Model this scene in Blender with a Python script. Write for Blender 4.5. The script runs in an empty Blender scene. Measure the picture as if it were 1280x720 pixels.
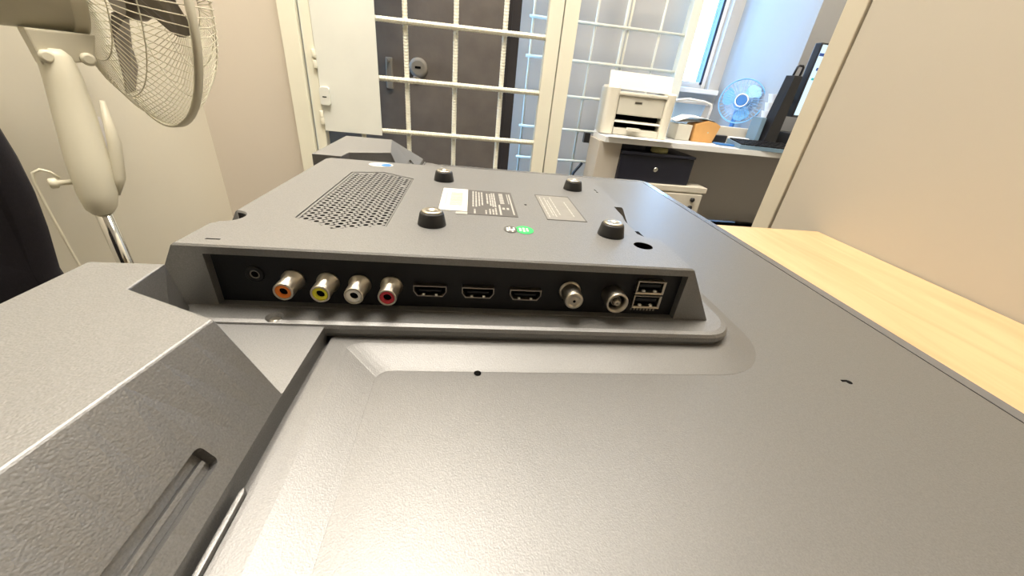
import bpy, bmesh, math, random
from mathutils import Vector, Matrix
random.seed(4)
S = bpy.context.scene
COL = S.collection
ZO = 0.815            # height of the television's back above the floor; builders use z measured from there
PI = math.pi

# ------------------------------------------------------------------ camera
cam = bpy.data.cameras.new('camera'); camo = bpy.data.objects.new('camera', cam); COL.objects.link(camo)
cam.sensor_fit = 'HORIZONTAL'; cam.sensor_width = 36.0; cam.lens = 471.0/1280*36.0
cam.clip_start = 0.005; cam.clip_end = 100
yaw, pitch, roll = 0.1436758, 0.50244719, 0.1104472
fwd = Vector((math.sin(yaw)*math.cos(pitch), math.cos(yaw)*math.cos(pitch), -math.sin(pitch)))
rt = Vector((math.cos(yaw), -math.sin(yaw), 0)); up = rt.cross(fwd)
r2 = rt*math.cos(roll)+up*math.sin(roll); u2 = up*math.cos(roll)-rt*math.sin(roll)
camo.matrix_world = Matrix(((r2.x,u2.x,-fwd.x,0),(r2.y,u2.y,-fwd.y,0),(r2.z,u2.z,-fwd.z,ZO+0.073),(0,0,0,1)))
S.camera = camo

# ------------------------------------------------------------------ world, lights, exposure
W = bpy.data.worlds.new('world'); S.world = W; W.use_nodes = True
wn = W.node_tree; bg = wn.nodes['Background']
bg.inputs['Color'].default_value = (0.28, 0.57, 1.0, 1); bg.inputs['Strength'].default_value = 12.0
def area(name, loc, rot, sx, sy, power, color, portal=False):
    l = bpy.data.lights.new(name, 'AREA'); l.shape = 'RECTANGLE'; l.size = sx; l.size_y = sy
    l.energy = power; l.color = color
    if portal: l.cycles.is_portal = True
    o = bpy.data.objects.new(name, l); COL.objects.link(o); o.location = loc; o.rotation_euler = rot
    return o
WARM = (1.0, 0.92, 0.80)
LAMPS = [(-0.22, 0.64, 27), (1.0, 0.95, 10)]
for i, (x, y, p) in enumerate(LAMPS):
    area('ceiling_panel_light', (x, y, ZO+1.80), (0, 0, 0), 0.86 if i == 0 else 0.56, 0.86 if i == 0 else 0.56, p, WARM)
area('window_portal', (1.10, 2.19, ZO+0.70), (-PI/2, 0, 0), 0.22, 1.14, 1, (1, 1, 1), True)
S.view_settings.view_transform = 'Standard'; S.view_settings.look = 'None'
S.view_settings.gamma = 1; S.view_settings.use_curve_mapping = False
S.view_settings.exposure = 0.8

# ------------------------------------------------------------------ materials
def mat(name, col, rough=.5, metal=0, bump=0, bscale=200, var=0, vscale=8, emit=None, spec=.5, bdist=.0006, coat=0, vor=False, alpha=None, trans=0, ior=1.45):
    m = bpy.data.materials.new(name); m.use_nodes = True
    nt = m.node_tree; b = nt.nodes['Principled BSDF']
    b.inputs['Base Color'].default_value = (*col, 1); b.inputs['Roughness'].default_value = rough
    b.inputs['Metallic'].default_value = metal; b.inputs['Specular IOR Level'].default_value = spec
    b.inputs['Coat Weight'].default_value = coat; b.inputs['IOR'].default_value = ior
    if trans: b.inputs['Transmission Weight'].default_value = trans
    if alpha is not None: b.inputs['Alpha'].default_value = alpha
    tc = nt.nodes.new('ShaderNodeTexCoord')
    if bump:
        if vor:
            n = nt.nodes.new('ShaderNodeTexVoronoi'); n.feature = 'SMOOTH_F1'; n.inputs['Scale'].default_value = bscale
        else:
            n = nt.nodes.new('ShaderNodeTexNoise'); n.inputs['Scale'].default_value = bscale; n.inputs['Detail'].default_value = 3
        bp = nt.nodes.new('ShaderNodeBump'); bp.inputs['Strength'].default_value = bump; bp.inputs['Distance'].default_value = bdist
        nt.links.new(tc.outputs['Object'], n.inputs['Vector']); nt.links.new(n.outputs['Distance' if vor else 'Fac'], bp.inputs['Height'])
        nt.links.new(bp.outputs['Normal'], b.inputs['Normal'])
    if var:
        n = nt.nodes.new('ShaderNodeTexNoise'); n.inputs['Scale'].default_value = vscale; n.inputs['Detail'].default_value = 4
        mx = nt.nodes.new('ShaderNodeMix'); mx.data_type = 'RGBA'
        mx.inputs[6].default_value = tuple(max(0, c*(1-var)) for c in col)+(1,)
        mx.inputs[7].default_value = tuple(min(1, c*(1+var)) for c in col)+(1,)
        nt.links.new(tc.outputs['Object'], n.inputs['Vector']); nt.links.new(n.outputs['Fac'], mx.inputs[0])
        nt.links.new(mx.outputs[2], b.inputs['Base Color'])
    if emit:
        b.inputs['Emission Color'].default_value = (*emit[0], 1); b.inputs['Emission Strength'].default_value = emit[1]
    return m
M = {}
M['tv_coarse'] = mat('coarse_grained_black_plastic', (.092,.090,.088), .49, spec=1.0, ior=1.85, vor=True, bump=1.0, bscale=1700, bdist=.00009, var=.75, vscale=1800)
M['tv_fine'] = mat('fine_grained_grey_plastic', (.110,.107,.103), .42, spec=1.0, ior=1.6, vor=True, bump=1.0, bscale=2100, bdist=.000045, var=.5, vscale=2200)
M['tv_bezel'] = mat('smooth_black_bezel', (.12,.12,.125), .25, ior=1.7, var=.1)
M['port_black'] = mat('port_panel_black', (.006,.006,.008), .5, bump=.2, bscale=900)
M['rubber'] = mat('black_rubber', (.02,.02,.021), .45, bump=.2, bscale=800)
M['nickel'] = mat('satin_nickel', (.52,.48,.41), .36, 1, var=.1, vscale=60)
M['darknickel'] = mat('darker_nickel', (.40,.38,.34), .3, 1, var=.1, vscale=60)  # a darker tone of nickel than the satin one
M['chrome'] = mat('chrome', (.7,.69,.66), .12, 1, var=.05)
M['hole'] = mat('hole_black', (.002,.002,.002), .9, spec=.1, var=.1)  # near-black standing in for the dark inside holes, bores and recesses
for k, c in (('orange', (.85,.22,.02)), ('yellow', (.75,.70,.03)), ('white', (.85,.84,.80)), ('red', (.55,.03,.05))):
    M['rca_'+k] = mat('jack_insert_'+k, c, .4, var=.06, vscale=90)
M['gold'] = mat('hdmi_shell_metal', (.42,.37,.32), .35, 1, var=.1, vscale=300)
M['wall'] = mat('cream_wall_paint', (.64,.60,.50), .75, bump=.15, bscale=60, bdist=.002, var=.03, vscale=3)
M['wall_beige'] = mat('beige_wall_paint', (.60,.54,.46), .75, bump=.15, bscale=60, bdist=.002, var=.03, vscale=3)
M['wall_dark'] = mat('dark_brown_wall', (.10,.085,.075), .7, var=.05, vscale=3)
M['partition'] = mat('beige_laminate', (.47,.435,.375), .55, var=.025, vscale=5)
M['partition_trim'] = mat('partition_edge_beige', (.54,.50,.41), .5, var=.02)
M['far_wall'] = mat('far_wall_paint', (.52,.495,.46), .8, bump=.1, bscale=60, bdist=.002, var=.03, vscale=3)
M['ceiling'] = mat('ceiling_white', (.80,.77,.70), .9, bump=.1, bscale=40, bdist=.002, var=.02)
M['floor'] = mat('floor_tile_dark', (.16,.14,.12), .45, var=.25, vscale=3)
M['grout'] = mat('grout', (.08,.075,.07), .8, var=.2, vscale=40)
M['white_paint'] = mat('cream_white_enamel', (.76,.74,.62), .35, bump=.25, bscale=45, bdist=.001, var=.04, vscale=9)
M['white_paint2'] = mat('greyer_white_enamel', (.72,.73,.68), .4, bump=.25, bscale=45, bdist=.001, var=.10, vscale=6)
M['steel_door'] = mat('dark_hammered_door', (.15,.13,.115), .45, bump=.5, bscale=160, bdist=.001, var=.35, vscale=14)
M['steel_edge'] = mat('dark_door_frame', (.04,.035,.035), .8, spec=.2, var=.2)
M['steel_plate'] = mat('door_furniture_steel', (.26,.235,.20), .5, 0, var=.1)
M['cream_plastic'] = mat('cream_fan_plastic', (.72,.68,.54), .38, var=.03)
M['cream_plastic2'] = mat('darker_cream_plastic', (.66,.62,.49), .38, var=.03)
M['blade'] = mat('grey_brown_fan_blade', (.17,.145,.12), .35, var=.08)
M['fabric'] = mat('black_chair_fabric', (.012,.010,.014), .85, bump=.5, bscale=700, var=.3, vscale=300)
M['black_plastic'] = mat('black_plastic', (.015,.015,.018), .35, var=.2)
M['navy'] = mat('very_dark_navy', (.012,.013,.024), .4, var=.2)
M['desk_white'] = mat('white_laminate', (.78,.79,.80), .35, var=.02)
M['desk_grey'] = mat('grey_laminate', (.42,.40,.385), .55, var=.03)
M['desk_side'] = mat('pale_grey_laminate', (.52,.48,.42), .5, var=.03)
M['cabinet'] = mat('pedestal_off_white', (.62,.58,.50), .5, var=.03)
M['printer'] = mat('printer_cream', (.68,.65,.56), .45, var=.02)
M['printer2'] = mat('printer_pale_grey', (.58,.56,.49), .45, var=.03)
M['paper'] = mat('paper', (.88,.87,.84), .8, var=.02)
M['card'] = mat('orange_brown_card', (.62,.34,.12), .7, bump=.2, bscale=100, var=.1, vscale=30)
M['blue_fan'] = mat('blue_fan_plastic', (.22,.50,.80), .3, var=.08, alpha=.9)
M['blue_clear'] = mat('clear_blue_plastic', (.45,.70,.95), .2, var=.05, alpha=.45)
M['blue'] = mat('blue_folder', (.05,.18,.45), .4, var=.1)
M['blue_grey'] = mat('blue_grey_plastic', (.18,.28,.38), .4, var=.1)
M['jamb'] = mat('window_gasket_blue_grey', (.025,.04,.07), .4, var=.1)
M['pier'] = mat('pier_grey_paint', (.34,.34,.34), .8, bump=.1, bscale=60, bdist=.002, var=.03, vscale=3)
M['pvc'] = mat('white_pvc', (.82,.82,.82), .3, var=.02)
M['yellow_green'] = mat('olive_glass_jar', (.38,.36,.16), .2, var=.35, vscale=60)
M['screen'] = mat('lit_screen', (.02,.02,.02), .3, emit=((.62,.83,1.0), .75))
M['screen_text'] = mat('screen_text_navy', (.02,.05,.2), .4, emit=((.03,.08,.30), .3))
M['screen_teal'] = mat('screen_text_teal', (.0,.2,.2), .4, emit=((.05,.45,.50), .4))
M['lamp'] = mat('lamp_diffuser', (.9,.9,.9), .5, emit=((1,.92,.80), 5.0))
M['label_white'] = mat('label_white', (.82,.80,.74), .5, var=.03)
M['label_grey'] = mat('label_grey', (.24,.23,.21), .5, var=.15, vscale=120)
M['label_dark'] = mat('label_dark', (.10,.095,.09), .5, var=.1)
M['print'] = mat('label_print_light', (.42,.41,.38), .5, var=.1)
M['print_tan'] = mat('label_barcode_tan', (.55,.51,.36), .5, var=.1)
M['green'] = mat('green_sticker', (.03,.50,.13), .45, var=.1, vscale=400)
M['blue_st'] = mat('sticker_blue', (.03,.20,.55), .4, var=.1)
M['switch'] = mat('switch_white', (.74,.72,.72), .4, var=.02)

def wood():
    m = mat('birch_laminate', (.72,.50,.25), .42)
    nt = m.node_tree; b = nt.nodes['Principled BSDF']
    tc = nt.nodes.new('ShaderNodeTexCoord'); mp = nt.nodes.new('ShaderNodeMapping')
    mp.inputs['Scale'].default_value = (38, 5, 38)
    n = nt.nodes.new('ShaderNodeTexNoise'); n.inputs['Scale'].default_value = 1.0; n.inputs['Detail'].default_value = 6; n.inputs['Distortion'].default_value = 1.4
    n2 = nt.nodes.new('ShaderNodeTexNoise'); n2.inputs['Scale'].default_value = 4.5
    r = nt.nodes.new('ShaderNodeValToRGB'); r.color_ramp.elements[0].position = .32; r.color_ramp.elements[1].position = .68
    r.color_ramp.elements[0].color = (.50,.33,.17,1); r.color_ramp.elements[1].color = (.68,.48,.27,1)
    ad = nt.nodes.new('ShaderNodeMath'); ad.operation = 'MULTIPLY_ADD'; ad.inputs[1].default_value = .35
    nt.links.new(tc.outputs['Object'], mp.inputs[0]); nt.links.new(mp.outputs[0], n.inputs['Vector']); nt.links.new(tc.outputs['Object'], n2.inputs['Vector'])
    nt.links.new(n2.outputs['Fac'], ad.inputs[0])
    sc = nt.nodes.new('ShaderNodeMath'); sc.operation = 'MULTIPLY'; sc.inputs[1].default_value = .68
    nt.links.new(n.outputs['Fac'], sc.inputs[0]); nt.links.new(sc.outputs[0], ad.inputs[2])
    nt.links.new(ad.outputs[0], r.inputs[0]); nt.links.new(r.outputs[0], b.inputs['Base Color'])
    return m
M['wood'] = wood()
def glass():
    m = bpy.data.materials.new('window_glass'); m.use_nodes = True
    nt = m.node_tree; nt.nodes.clear()
    o = nt.nodes.new('ShaderNodeOutputMaterial'); t = nt.nodes.new('ShaderNodeBsdfTransparent'); g = nt.nodes.new('ShaderNodeBsdfGlossy')
    g.inputs['Roughness'].default_value = .02; mx = nt.nodes.new('ShaderNodeMixShader'); mx.inputs[0].default_value = .06
    nt.links.new(t.outputs[0], mx.inputs[1]); nt.links.new(g.outputs[0], mx.inputs[2]); nt.links.new(mx.outputs[0], o.inputs['Surface'])
    return m
M['glass'] = glass()

# ------------------------------------------------------------------ builders
class B:
    """collects shapes in room coordinates (z from the television's back), then links them as ONE mesh object"""
    def __init__(s, xf=None): s.bm = bmesh.new(); s.xf = xf or Matrix.Identity(4); s.mi = 0
    def _v(s, p): return s.bm.verts.new(s.xf @ Vector(p))
    def _f(s, vs, smooth=False):
        try: f = s.bm.faces.new(vs)
        except ValueError: return
        f.smooth = smooth; f.material_index = s.mi
    def box(s, a, b):
        v = [s._v((x,y,z)) for z in (a[2],b[2]) for y in (a[1],b[1]) for x in (a[0],b[0])]
        for q in ((0,2,3,1),(4,5,7,6),(0,1,5,4),(2,6,7,3),(0,4,6,2),(1,3,7,5)): s._f([v[i] for i in q])
        return s
    def loft(s, loops, cap0=True, cap1=True, closed=True, smooth=False):
        L = [[s._v(p) for p in lp] for lp in loops]; n = len(L[0])
        for a, b in zip(L, L[1:]):
            for i in range(n if closed else n-1):
                j = (i+1) % n; s._f([a[i], a[j], b[j], b[i]], smooth)
        if cap0: s._f(list(reversed(L[0])))
        if cap1: s._f(L[-1])
        return s
    def prism(s, pts, z0, z1): return s.loft([[(x,y,z0) for x,y in pts], [(x,y,z1) for x,y in pts]])
    def lathe(s, prof, c, ax=(0,0,1), n=24, smooth=True, cap0=True, cap1=True):
        """prof: [(radius, distance along axis)]"""
        ax = Vector(ax).normalized(); c = Vector(c)
        t = Vector((0,0,1)) if abs(ax.z) < .9 else Vector((1,0,0)); e1 = ax.cross(t).normalized(); e2 = ax.cross(e1)
        if e1.cross(e2).dot(ax) < 0: e2 = -e2
        loops = [[c+ax*h+e1*(r*math.cos(2*PI*i/n))+e2*(r*math.sin(2*PI*i/n)) for i in range(n)] for r, h in prof]
        return s.loft(loops, cap0, cap1, True, smooth)
    def tube(s, pts, r, n=6, smooth=True, closed=False):
        pts = [Vector(p) for p in pts]; N = len(pts); loops = []; prev = None
        for i, p in enumerate(pts):
            if closed: d = (pts[(i+1) % N]-pts[i-1])
            else: d = pts[min(i+1, N-1)]-pts[max(i-1, 0)]
            d.normalize()
            if prev is None:
                t = Vector((0,0,1)) if abs(d.z) < .9 else Vector((1,0,0)); e1 = d.cross(t).normalized()
            else: e1 = (prev-d*prev.dot(d)).normalized()
            prev = e1; e2 = d.cross(e1)
            rr = r[i] if isinstance(r, (list, tuple)) else r
            loops.append([p+e1*(rr*math.cos(2*PI*k/n))+e2*(rr*math.sin(2*PI*k/n)) for k in range(n)])
        if closed: loops.append(loops[0]); return s.loft(loops, False, False, True, smooth)
        return s.loft(loops, True, True, True, smooth)
    def make(s, name, mats, parent=None, bevel=0, seg=2, fix=True):
        if fix: bmesh.ops.recalc_face_normals(s.bm, faces=s.bm.faces)
        if bevel:
            es = [e for e in s.bm.edges if len(e.link_faces) == 2 and e.calc_face_angle(0) > .5]
            bmesh.ops.bevel(s.bm, geom=es, offset=bevel, segments=seg, profile=.6, affect='EDGES', clamp_overlap=True)
        off = Vector((0,0,ZO)); p = parent
        while p is not None: off -= p.location; p = p.parent
        for v in s.bm.verts: v.co += off
        me = bpy.data.meshes.new(name); s.bm.to_mesh(me); s.bm.free()
        if not isinstance(mats, (list, tuple)): mats = [mats]
        for m in mats: me.materials.append(M[m] if isinstance(m, str) else m)
        o = bpy.data.objects.new(name, me); COL.objects.link(o)
        if parent: o.parent = parent
        return o
def tag(o, label, cat, group=None):
    o['label'] = label; o['category'] = cat
    if group: o['group'] = group
    return o
def thing(name, loc, label, cat, group=None):
    o = bpy.data.objects.new(name, None); o.empty_display_size = .05; COL.objects.link(o)
    o.location = (loc[0], loc[1], loc[2]+ZO); return tag(o, label, cat, group)
def struct(o): o['kind'] = 'structure'; return o
def cut(o, cutters):
    """subtract the cutter meshes from o and bake the result"""
    for c in cutters:
        m = o.modifiers.new('b', 'BOOLEAN'); m.object = c; m.operation = 'DIFFERENCE'; m.solver = 'EXACT'
    bpy.context.view_layer.update()
    dg = bpy.context.evaluated_depsgraph_get()
    me = bpy.data.meshes.new_from_object(o.evaluated_get(dg)); o.modifiers.clear(); o.data = me
    for c in cutters: bpy.data.objects.remove(c)
def cutter(b): return b.make('cutter', 'hole')
def rrect(x0, y0, x1, y1, r, n=5):
    out = []
    for cx, cy, a in ((x1-r,y0+r,-PI/2),(x1-r,y1-r,0),(x0+r,y1-r,PI/2),(x0+r,y0+r,PI)):
        for i in range(n+1): t = a+PI/2*i/n; out.append((cx+r*math.cos(t), cy+r*math.sin(t)))
    return out

# ================================================================== SETTING
FZ = -ZO; CZ = 1.86
struct(B().box((-1.0,-1.9,FZ-.05),(1.75,2.3,FZ)).make('floor', 'grout'))
fl = bpy.data.objects['floor']
tile = None
for i in range(6):
    for j in range(10):
        if tile is None:
            tile = B().box((-.895,-1.79,FZ+.0005),(-.895+.415,-1.79+.38,FZ+.004)).make('tile', 'floor', fl)
        else:
            t = tile.copy(); COL.objects.link(t); t.location = (i*.422, j*.388, 0)
struct(B().box((-1.0,-1.9,CZ),(1.75,2.3,CZ+.05)).make('ceiling', 'ceiling'))
struct(B().box((-1.0,-1.9,FZ),(-.90,1.62,CZ)).make('wall_left', 'wall'))
struct(B().box((-.90,1.5,FZ),(-.605,1.62,CZ)).make('wall_gate_side', 'wall_beige'))
struct(B().box((-.605,1.5,1.32),(.335,1.62,CZ)).make('wall_above_gate', 'wall_beige'))
struct(B().box((-1.0,-1.9,FZ),(1.75,-1.8,CZ)).make('wall_back', 'wall_dark'))  # unseen behind the camera; its dark colour keeps bounce off the port face
struct(B().box((1.64,-1.8,FZ),(1.75,2.3,CZ)).make('wall_right', 'wall'))
# far wall with a real window opening
wx0, wx1, wz0, wz1 = 1.00, 1.205, .125, 1.28
fw = B(); fw.box((-.605,2.1,FZ),(wx0,2.24,CZ)); fw.box((wx1,2.1,FZ),(1.64,2.24,CZ)); fw.box((wx0,2.1,FZ),(wx1,2.24,wz0)); fw.box((wx0,2.1,wz1),(wx1,2.24,CZ))
struct(fw.make('wall_far', 'far_wall'))
struct(B().box((1.262,1.61,FZ),(1.64,2.1,CZ)).make('wall_pier', 'pier'))
# steel door wall behind the gate
sd = B(); sd.box((-.9,1.72,FZ),(-.60,1.80,CZ)); sd.box((-.60,1.72,1.30),(.17,1.80,CZ)); sd.box((.165,1.72,1.30),(.21,2.1,CZ))
struct(sd.make('wall_behind_gate', 'wall_beige'))
# window
w = struct(B().box((wx0,2.10,wz0-.004),(wx0+.012,2.17,wz1)).make('window_1', 'pvc'))
fr = B(); fr.box((wx0,2.14,wz0),(wx0+.02,2.19,wz1)); fr.box((wx1-.022,2.14,wz0),(wx1,2.19,wz1)); fr.box((wx0+.02,2.14,wz0),(wx1-.022,2.19,wz0+.03)); fr.box((wx0+.02,2.14,wz1-.03),(wx1-.022,2.19,wz1))
fr.make('window_frame', 'pvc', w, bevel=.002)
B().box((wx1-.034,2.135,wz0+.02),(wx1-.022,2.185,wz1-.02)).make('gasket', 'jamb', w)
B().box((wx0+.02,2.163,wz0+.03),(wx1-.034,2.167,wz1-.03)).make('window_pane', 'glass', w)
B().box((wx0-.05,2.06,wz0-.022),(wx1+.04,2.16,wz0)).make('window_sill', 'pvc', w, bevel=.003)
B().tube([(1.29,2.0,1.2),(1.29,2.0,.45),(1.288,2.0,.1)], .0015, 6).make('blind_cord', 'pvc', w)

# ================================================================== DESK AND PARTITION
DT = -.062
dk = thing('desk', (.13,-.2,FZ), 'birch-topped office desk carrying the face-down television, against the beige partition', 'desk')
B().box((-.146,-1.0,DT-.028),(.459,.431,DT)).make('desktop', 'wood', dk, bevel=.0015)
for x0, y0 in ((-.14,-.97),(.40,-.97),(-.14,.36),(.40,.36)):
    B().box((x0,y0,FZ+.004),(x0+.045,y0+.045,DT-.028)).make('leg', 'desk_grey', dk)
B().box((-.13,.385,-.45),(.44,.40,DT-.028)).make('modesty_panel', 'wood', dk)
pt = thing('partition', (.48,-.4,FZ), 'tall beige laminate partition panel rising along the right edge of the wooden desk', 'partition')
B().box((.4605,-1.5,FZ+.004),(.498,.509,.80)).make('panel', 'partition', pt)
B().box((.4575,.5115,FZ+.004),(.502,.545,.805)).make('edge_post', 'partition_trim', pt, bevel=.002)
B().box((.459,-1.5,.80),(.50,.511,.812)).make('top_rail', 'partition_trim', pt)

# ================================================================== TELEVISION
tv = thing('television', (.06,.25,DT), 'black flat television lying face down on the wooden desk, rear ports towards the viewer', 'television')
YM = .2485                                   # mirror line of the set
X0, X1, Y0, Y1 = -.142, .263, -.056, .553
B().prism(rrect(X0+.006,Y0+.006,X1-.0095,Y1-.0095,.006), -.052, -.0400).make('back_panel', 'tv_fine', tv, bevel=.0008)
bz = B()
o_ = rrect(X0,Y0,X1,Y1,.012,6); i_ = rrect(X0+.0085,Y0+.0085,X1-.0085,Y1-.0085,.008,6)
bz.loft([[(x,y,-.061) for x,y in i_],[(x,y,-.061) for x,y in o_],[(x,y,-.0425) for x,y in o_],
         [(x*.997+.0002,y*.997+.0007,-.0402) for x,y in o_],[(x,y,-.0402) for x,y in i_],[(x,y,-.056) for x,y in i_]], False, False)
bz.make('bezel', 'tv_bezel', tv)
B().box((X0+.008,Y0+.008,-.0605),(X1-.008,Y1-.008,-.0525)).make('screen_panel', 'port_black', tv)
# raised pad with sloping skirt round the port housing and the lower bulges
def arc(cx, cy, r, a0, a1, n=6): return [(cx+r*math.cos(math.radians(a0+(a1-a0)*i/n)), cy+r*math.sin(math.radians(a0+(a1-a0)*i/n))) for i in range(n+1)]
def halfloop(off, rc):
    # contour from (edge,Y0) up to the middle, offset outwards by off, then mirrored
    xl = -.0575+off; yb = .149-off; xr = .142+off*.75
    h = [(xl, Y0+.012), (xl, yb-.004)] + arc(xl+.006, yb-.006, .006, 180, 90, 4)[1:] + [(xr-rc, yb)] + arc(xr-rc, yb+rc, rc, -90, 0, 8)[1:] + [(xr, YM)]
    return h
def full(off, rc):
    h = halfloop(off, rc); m = [(x, 2*YM-y) for x, y in reversed(h[:-1])]
    return h+m+[(-.0588, Y1-.012), (-.0588, Y0+.012)]
pd = B(); a_ = full(0, .016); b_ = full(.007, .022); c_ = full(.0205, .034); d_ = full(.0225, .036)
pd.loft([[(x,y,-.0405) for x,y in d_],[(x,y,-.0399) for x,y in d_],[(x,y,-.0396) for x,y in c_],[(x,y,-.0373) for x,y in b_],[(x,y,-.0369) for x,y in a_]], True, True)
pd.make('raised_pad', 'tv_fine', tv)
# lower bulges (speaker chambers), mirrored about YM
def bulge(sg):
    Yf = (lambda y: y) if sg > 0 else (lambda y: 2*YM-y)
    V = {}
    b = B(); vv = lambda k, x, y, z: V.setdefault(k, b._v((x, Yf(y), z)))
    zb = -.0315
    vv('A', -.139,.028,0); vv('Bc', -.137,.1385,0); vv('C', -.112,.1392,0); vv('D', -.111,.1202,0); vv('E', -.0762,.1042,0); vv('F', -.089,.028,0)
    vv('G', -.0622,.1045,zb); vv('T', -.0614,.1462,zb); vv('Q', -.139,.1505,zb)
    
    if sg < 0: vv('Bf', -.137,.1385,zb); vv('Cf', -.112,.1392,zb)
    vv('Df', -.111,.1202,zb); vv('Ef', -.0762,.1042,zb)
    near = sg > 0
    if near: V['Df'].co = Vector((-.108, .1225, zb)); vv('R', -.1225, .1565, zb)
    vv('H', -.0622,-.040,zb); vv('I', -.139,-.040,zb)
    base = {k: vv(k+'b', V[k].co.x, Yf(V[k].co.y), -.0405) for k in ('I','H','G','T','Q')}
    N = 8                                    # the steep face twists gently, so it is built in strips
    for i in range(1, N):
        t = i/N; vv('r%d' % i, -.089+.0128*t, .028+.0762*t, 0); vv('f%d' % i, -.0622, .028+.0765*t, zb)
    vv('f0', -.0622, .028, zb)
    rr = ['F']+['r%d' % i for i in range(1, N)]+['E']; ff = ['f%d' % i for i in range(N)]+['G']
    for i in range(N): b._f([V[k] for k in (rr[i], ff[i], ff[i+1], rr[i+1])])
    fs = [('A',)+tuple(rr)+('D','C','Bc'),('F','f0','H'),('E','G','Ef'),('D','E','Ef','Df'),('A','I','H','F')]
    fs += [('C','D','Df','R'),('Bc','C','R','Q'),('A','Bc','Q','I'),('R','Df','Ef','G','T','Q')] if near else [('C','D','Df','Cf'),('Bc','C','Cf','Bf'),('A','Bc','Bf','Q','I'),('Bf','Cf','Df','Ef','G','T','Q')]
    ring = ['I','H','G','T','Q']
    for f in fs: b._f([V[k] for k in f])
    for i, k in enumerate(ring):
        n = ring[(i+1) % 5]; mid_ = [V[q] for q in ff[:-1]] if k == 'H' else []
        b._f([V[k]]+mid_+[V[n], V[n+'b'], V[k+'b']])
    b._f([V[k+'b'] for k in reversed(ring)])
    bmesh.ops.recalc_face_normals(b.bm, faces=b.bm.faces)
    es = [e for e in b.bm.edges if e.calc_face_angle(0) > .25 and max(v.co.z for v in e.verts) > -.03]
    bmesh.ops.bevel(b.bm, geom=es, offset=.0006, segments=2, profile=.5, affect='EDGES', clamp_overlap=True)
    o = b.make('speaker_bulge', 'tv_coarse', tv, fix=False)
    # moulded foot slot on the steep face
    SX = Matrix.Translation((-.0672, Yf(.047), -.0238)) @ Matrix.Rotation(math.radians(53.1), 4, 'Y')
    c1 = B(SX).prism(rrect(-.0036,-.0275,.0036,.0275,.0016,3), -.0036, .02)
    cc = cutter(c1)
    cut(o, [cc])
    r = B(SX)
    r.prism([(.0012,-.026),(.0012,.026),(.0000,.026),(.0000,-.026)], -.0038, -.0016)
    r.make('slot_rib', 'tv_coarse', o)
    # thin lip running along the foot of the bulge
    B().prism([(-.0606,Yf(-.04)),(-.0606,Yf(.0705)),(-.0599,Yf(.0725)),(-.0590,Yf(.0705)),(-.0590,Yf(-.04))], -.0400, -.0352).make('seam_strip', 'tv_coarse', tv, bevel=.0005)
bulge(1); bulge(-1)
# port housing
lipz = -.030
lp = B(); lo = rrect(-.1395,.1450,.1425,.362,.017,8)
lsh = lambda d: [(x+(-d if x > 0 else d), y+(d if y < .2 else -d)) for x, y in lo]
lp.loft([[(x,y,-.0372) for x,y in lsh(.0012)],[(x,y,-.0345) for x,y in lsh(0)],[(x,y,-.0322) for x,y in lsh(0)],[(x,y,-.0306) for x,y in lsh(.0008)],[(x,y,lipz) for x,y in lsh(.0028)]])
lip = lp.make('housing_lip', 'tv_coarse', tv)
cut(lip, [cutter(B().lathe([(.0037,-.004),(.0037,.006)], (-.084,.1500,lipz), n=20)), ])
sc = B(); sc.lathe([(.0024,-.0038),(.0024,-.0016),(.0016,-.0010)], (-.084,.1500,lipz), n=16); sc.make('lip_screw', 'nickel', tv)
top = [(-.122,.158),(.1125,.158),(.113,.195),(.1045,.199),(.1015,.204),(.1025,.230),(.1115,.259),(.1125,.338),(.108,.3495),(-.118,.3475),(-.1205,.343),(-.1195,.184),(-.1215,.182)]
bot = [(-.1385,.1585),(.1305,.1585),(.1305,.195),(.128,.203),(.126,.207),(.126,.234),(.129,.262),(.130,.342),(.124,.356),(-.130,.354),(-.136,.347),(-.136,.187),(-.138,.184)]
hb = B(); mid = lambda t: [(a[0]+(b[0]-a[0])*t, a[1]+(b[1]-a[1])*t) for a, b in zip(top, bot)]
ins = [(x*.994, .158+.0008+(y-.158)*.994) for x, y in top]
hb.loft([[(x,y,-.0302) for x,y in bot],[(x,y,-.0008) for x,y in mid(.02)],[(x,y,0) for x,y in ins]])
hs = hb.make('port_housing', 'tv_coarse', tv)
FY = .1625                                    # port plate plane
VX0, VX1, VY0, VY1 = -.0880, -.0418, .1845, .3105
cs = [cutter(B().box((-.1112,.150,-.0297),(.1108,FY,-.0042))),
      cutter(B().prism([(-.0885,.1975),(-.0665,.1845),(-.0415,.1915),(-.0415,.2965),(-.0665,.3105),(-.0885,.3035)], -.004, .01)),
      cutter(B().lathe([(.0085,-.045),(.0085,.02)], (-.1195,.1945,0), n=28)),
      cutter(B().prism([(.1035,.232),(.130,.240),(.130,.2585),(.1050,.2585)], -.018, .01)),
      cutter(B().lathe([(.0053,-.010),(.0053,.01)], (.0972,.1858,0), n=24)),
      cutter(B().box((-.1125,.1640,-.0006),(-.1065,.1652,.01))),
      cutter(B().box((.1030,.3010,-.0006),(.1045,.3050,.01))), cutter(B().box((.1030,.2960,-.0006),(.1045,.2985,.01)))]
cut(hs, cs)
B().box((-.1110,FY-.0002,-.0296),(.1106,FY+.0006,-.0043)).make('port_plate', 'port_black', tv)
B().prism([(.1038,.2325),(.128,.240),(.128,.258),(.1052,.258)], -.0178, -.0172).make('notch_shade_floor', 'hole', tv)  # black sheet painting the shade at the bottom of the right notch
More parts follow.
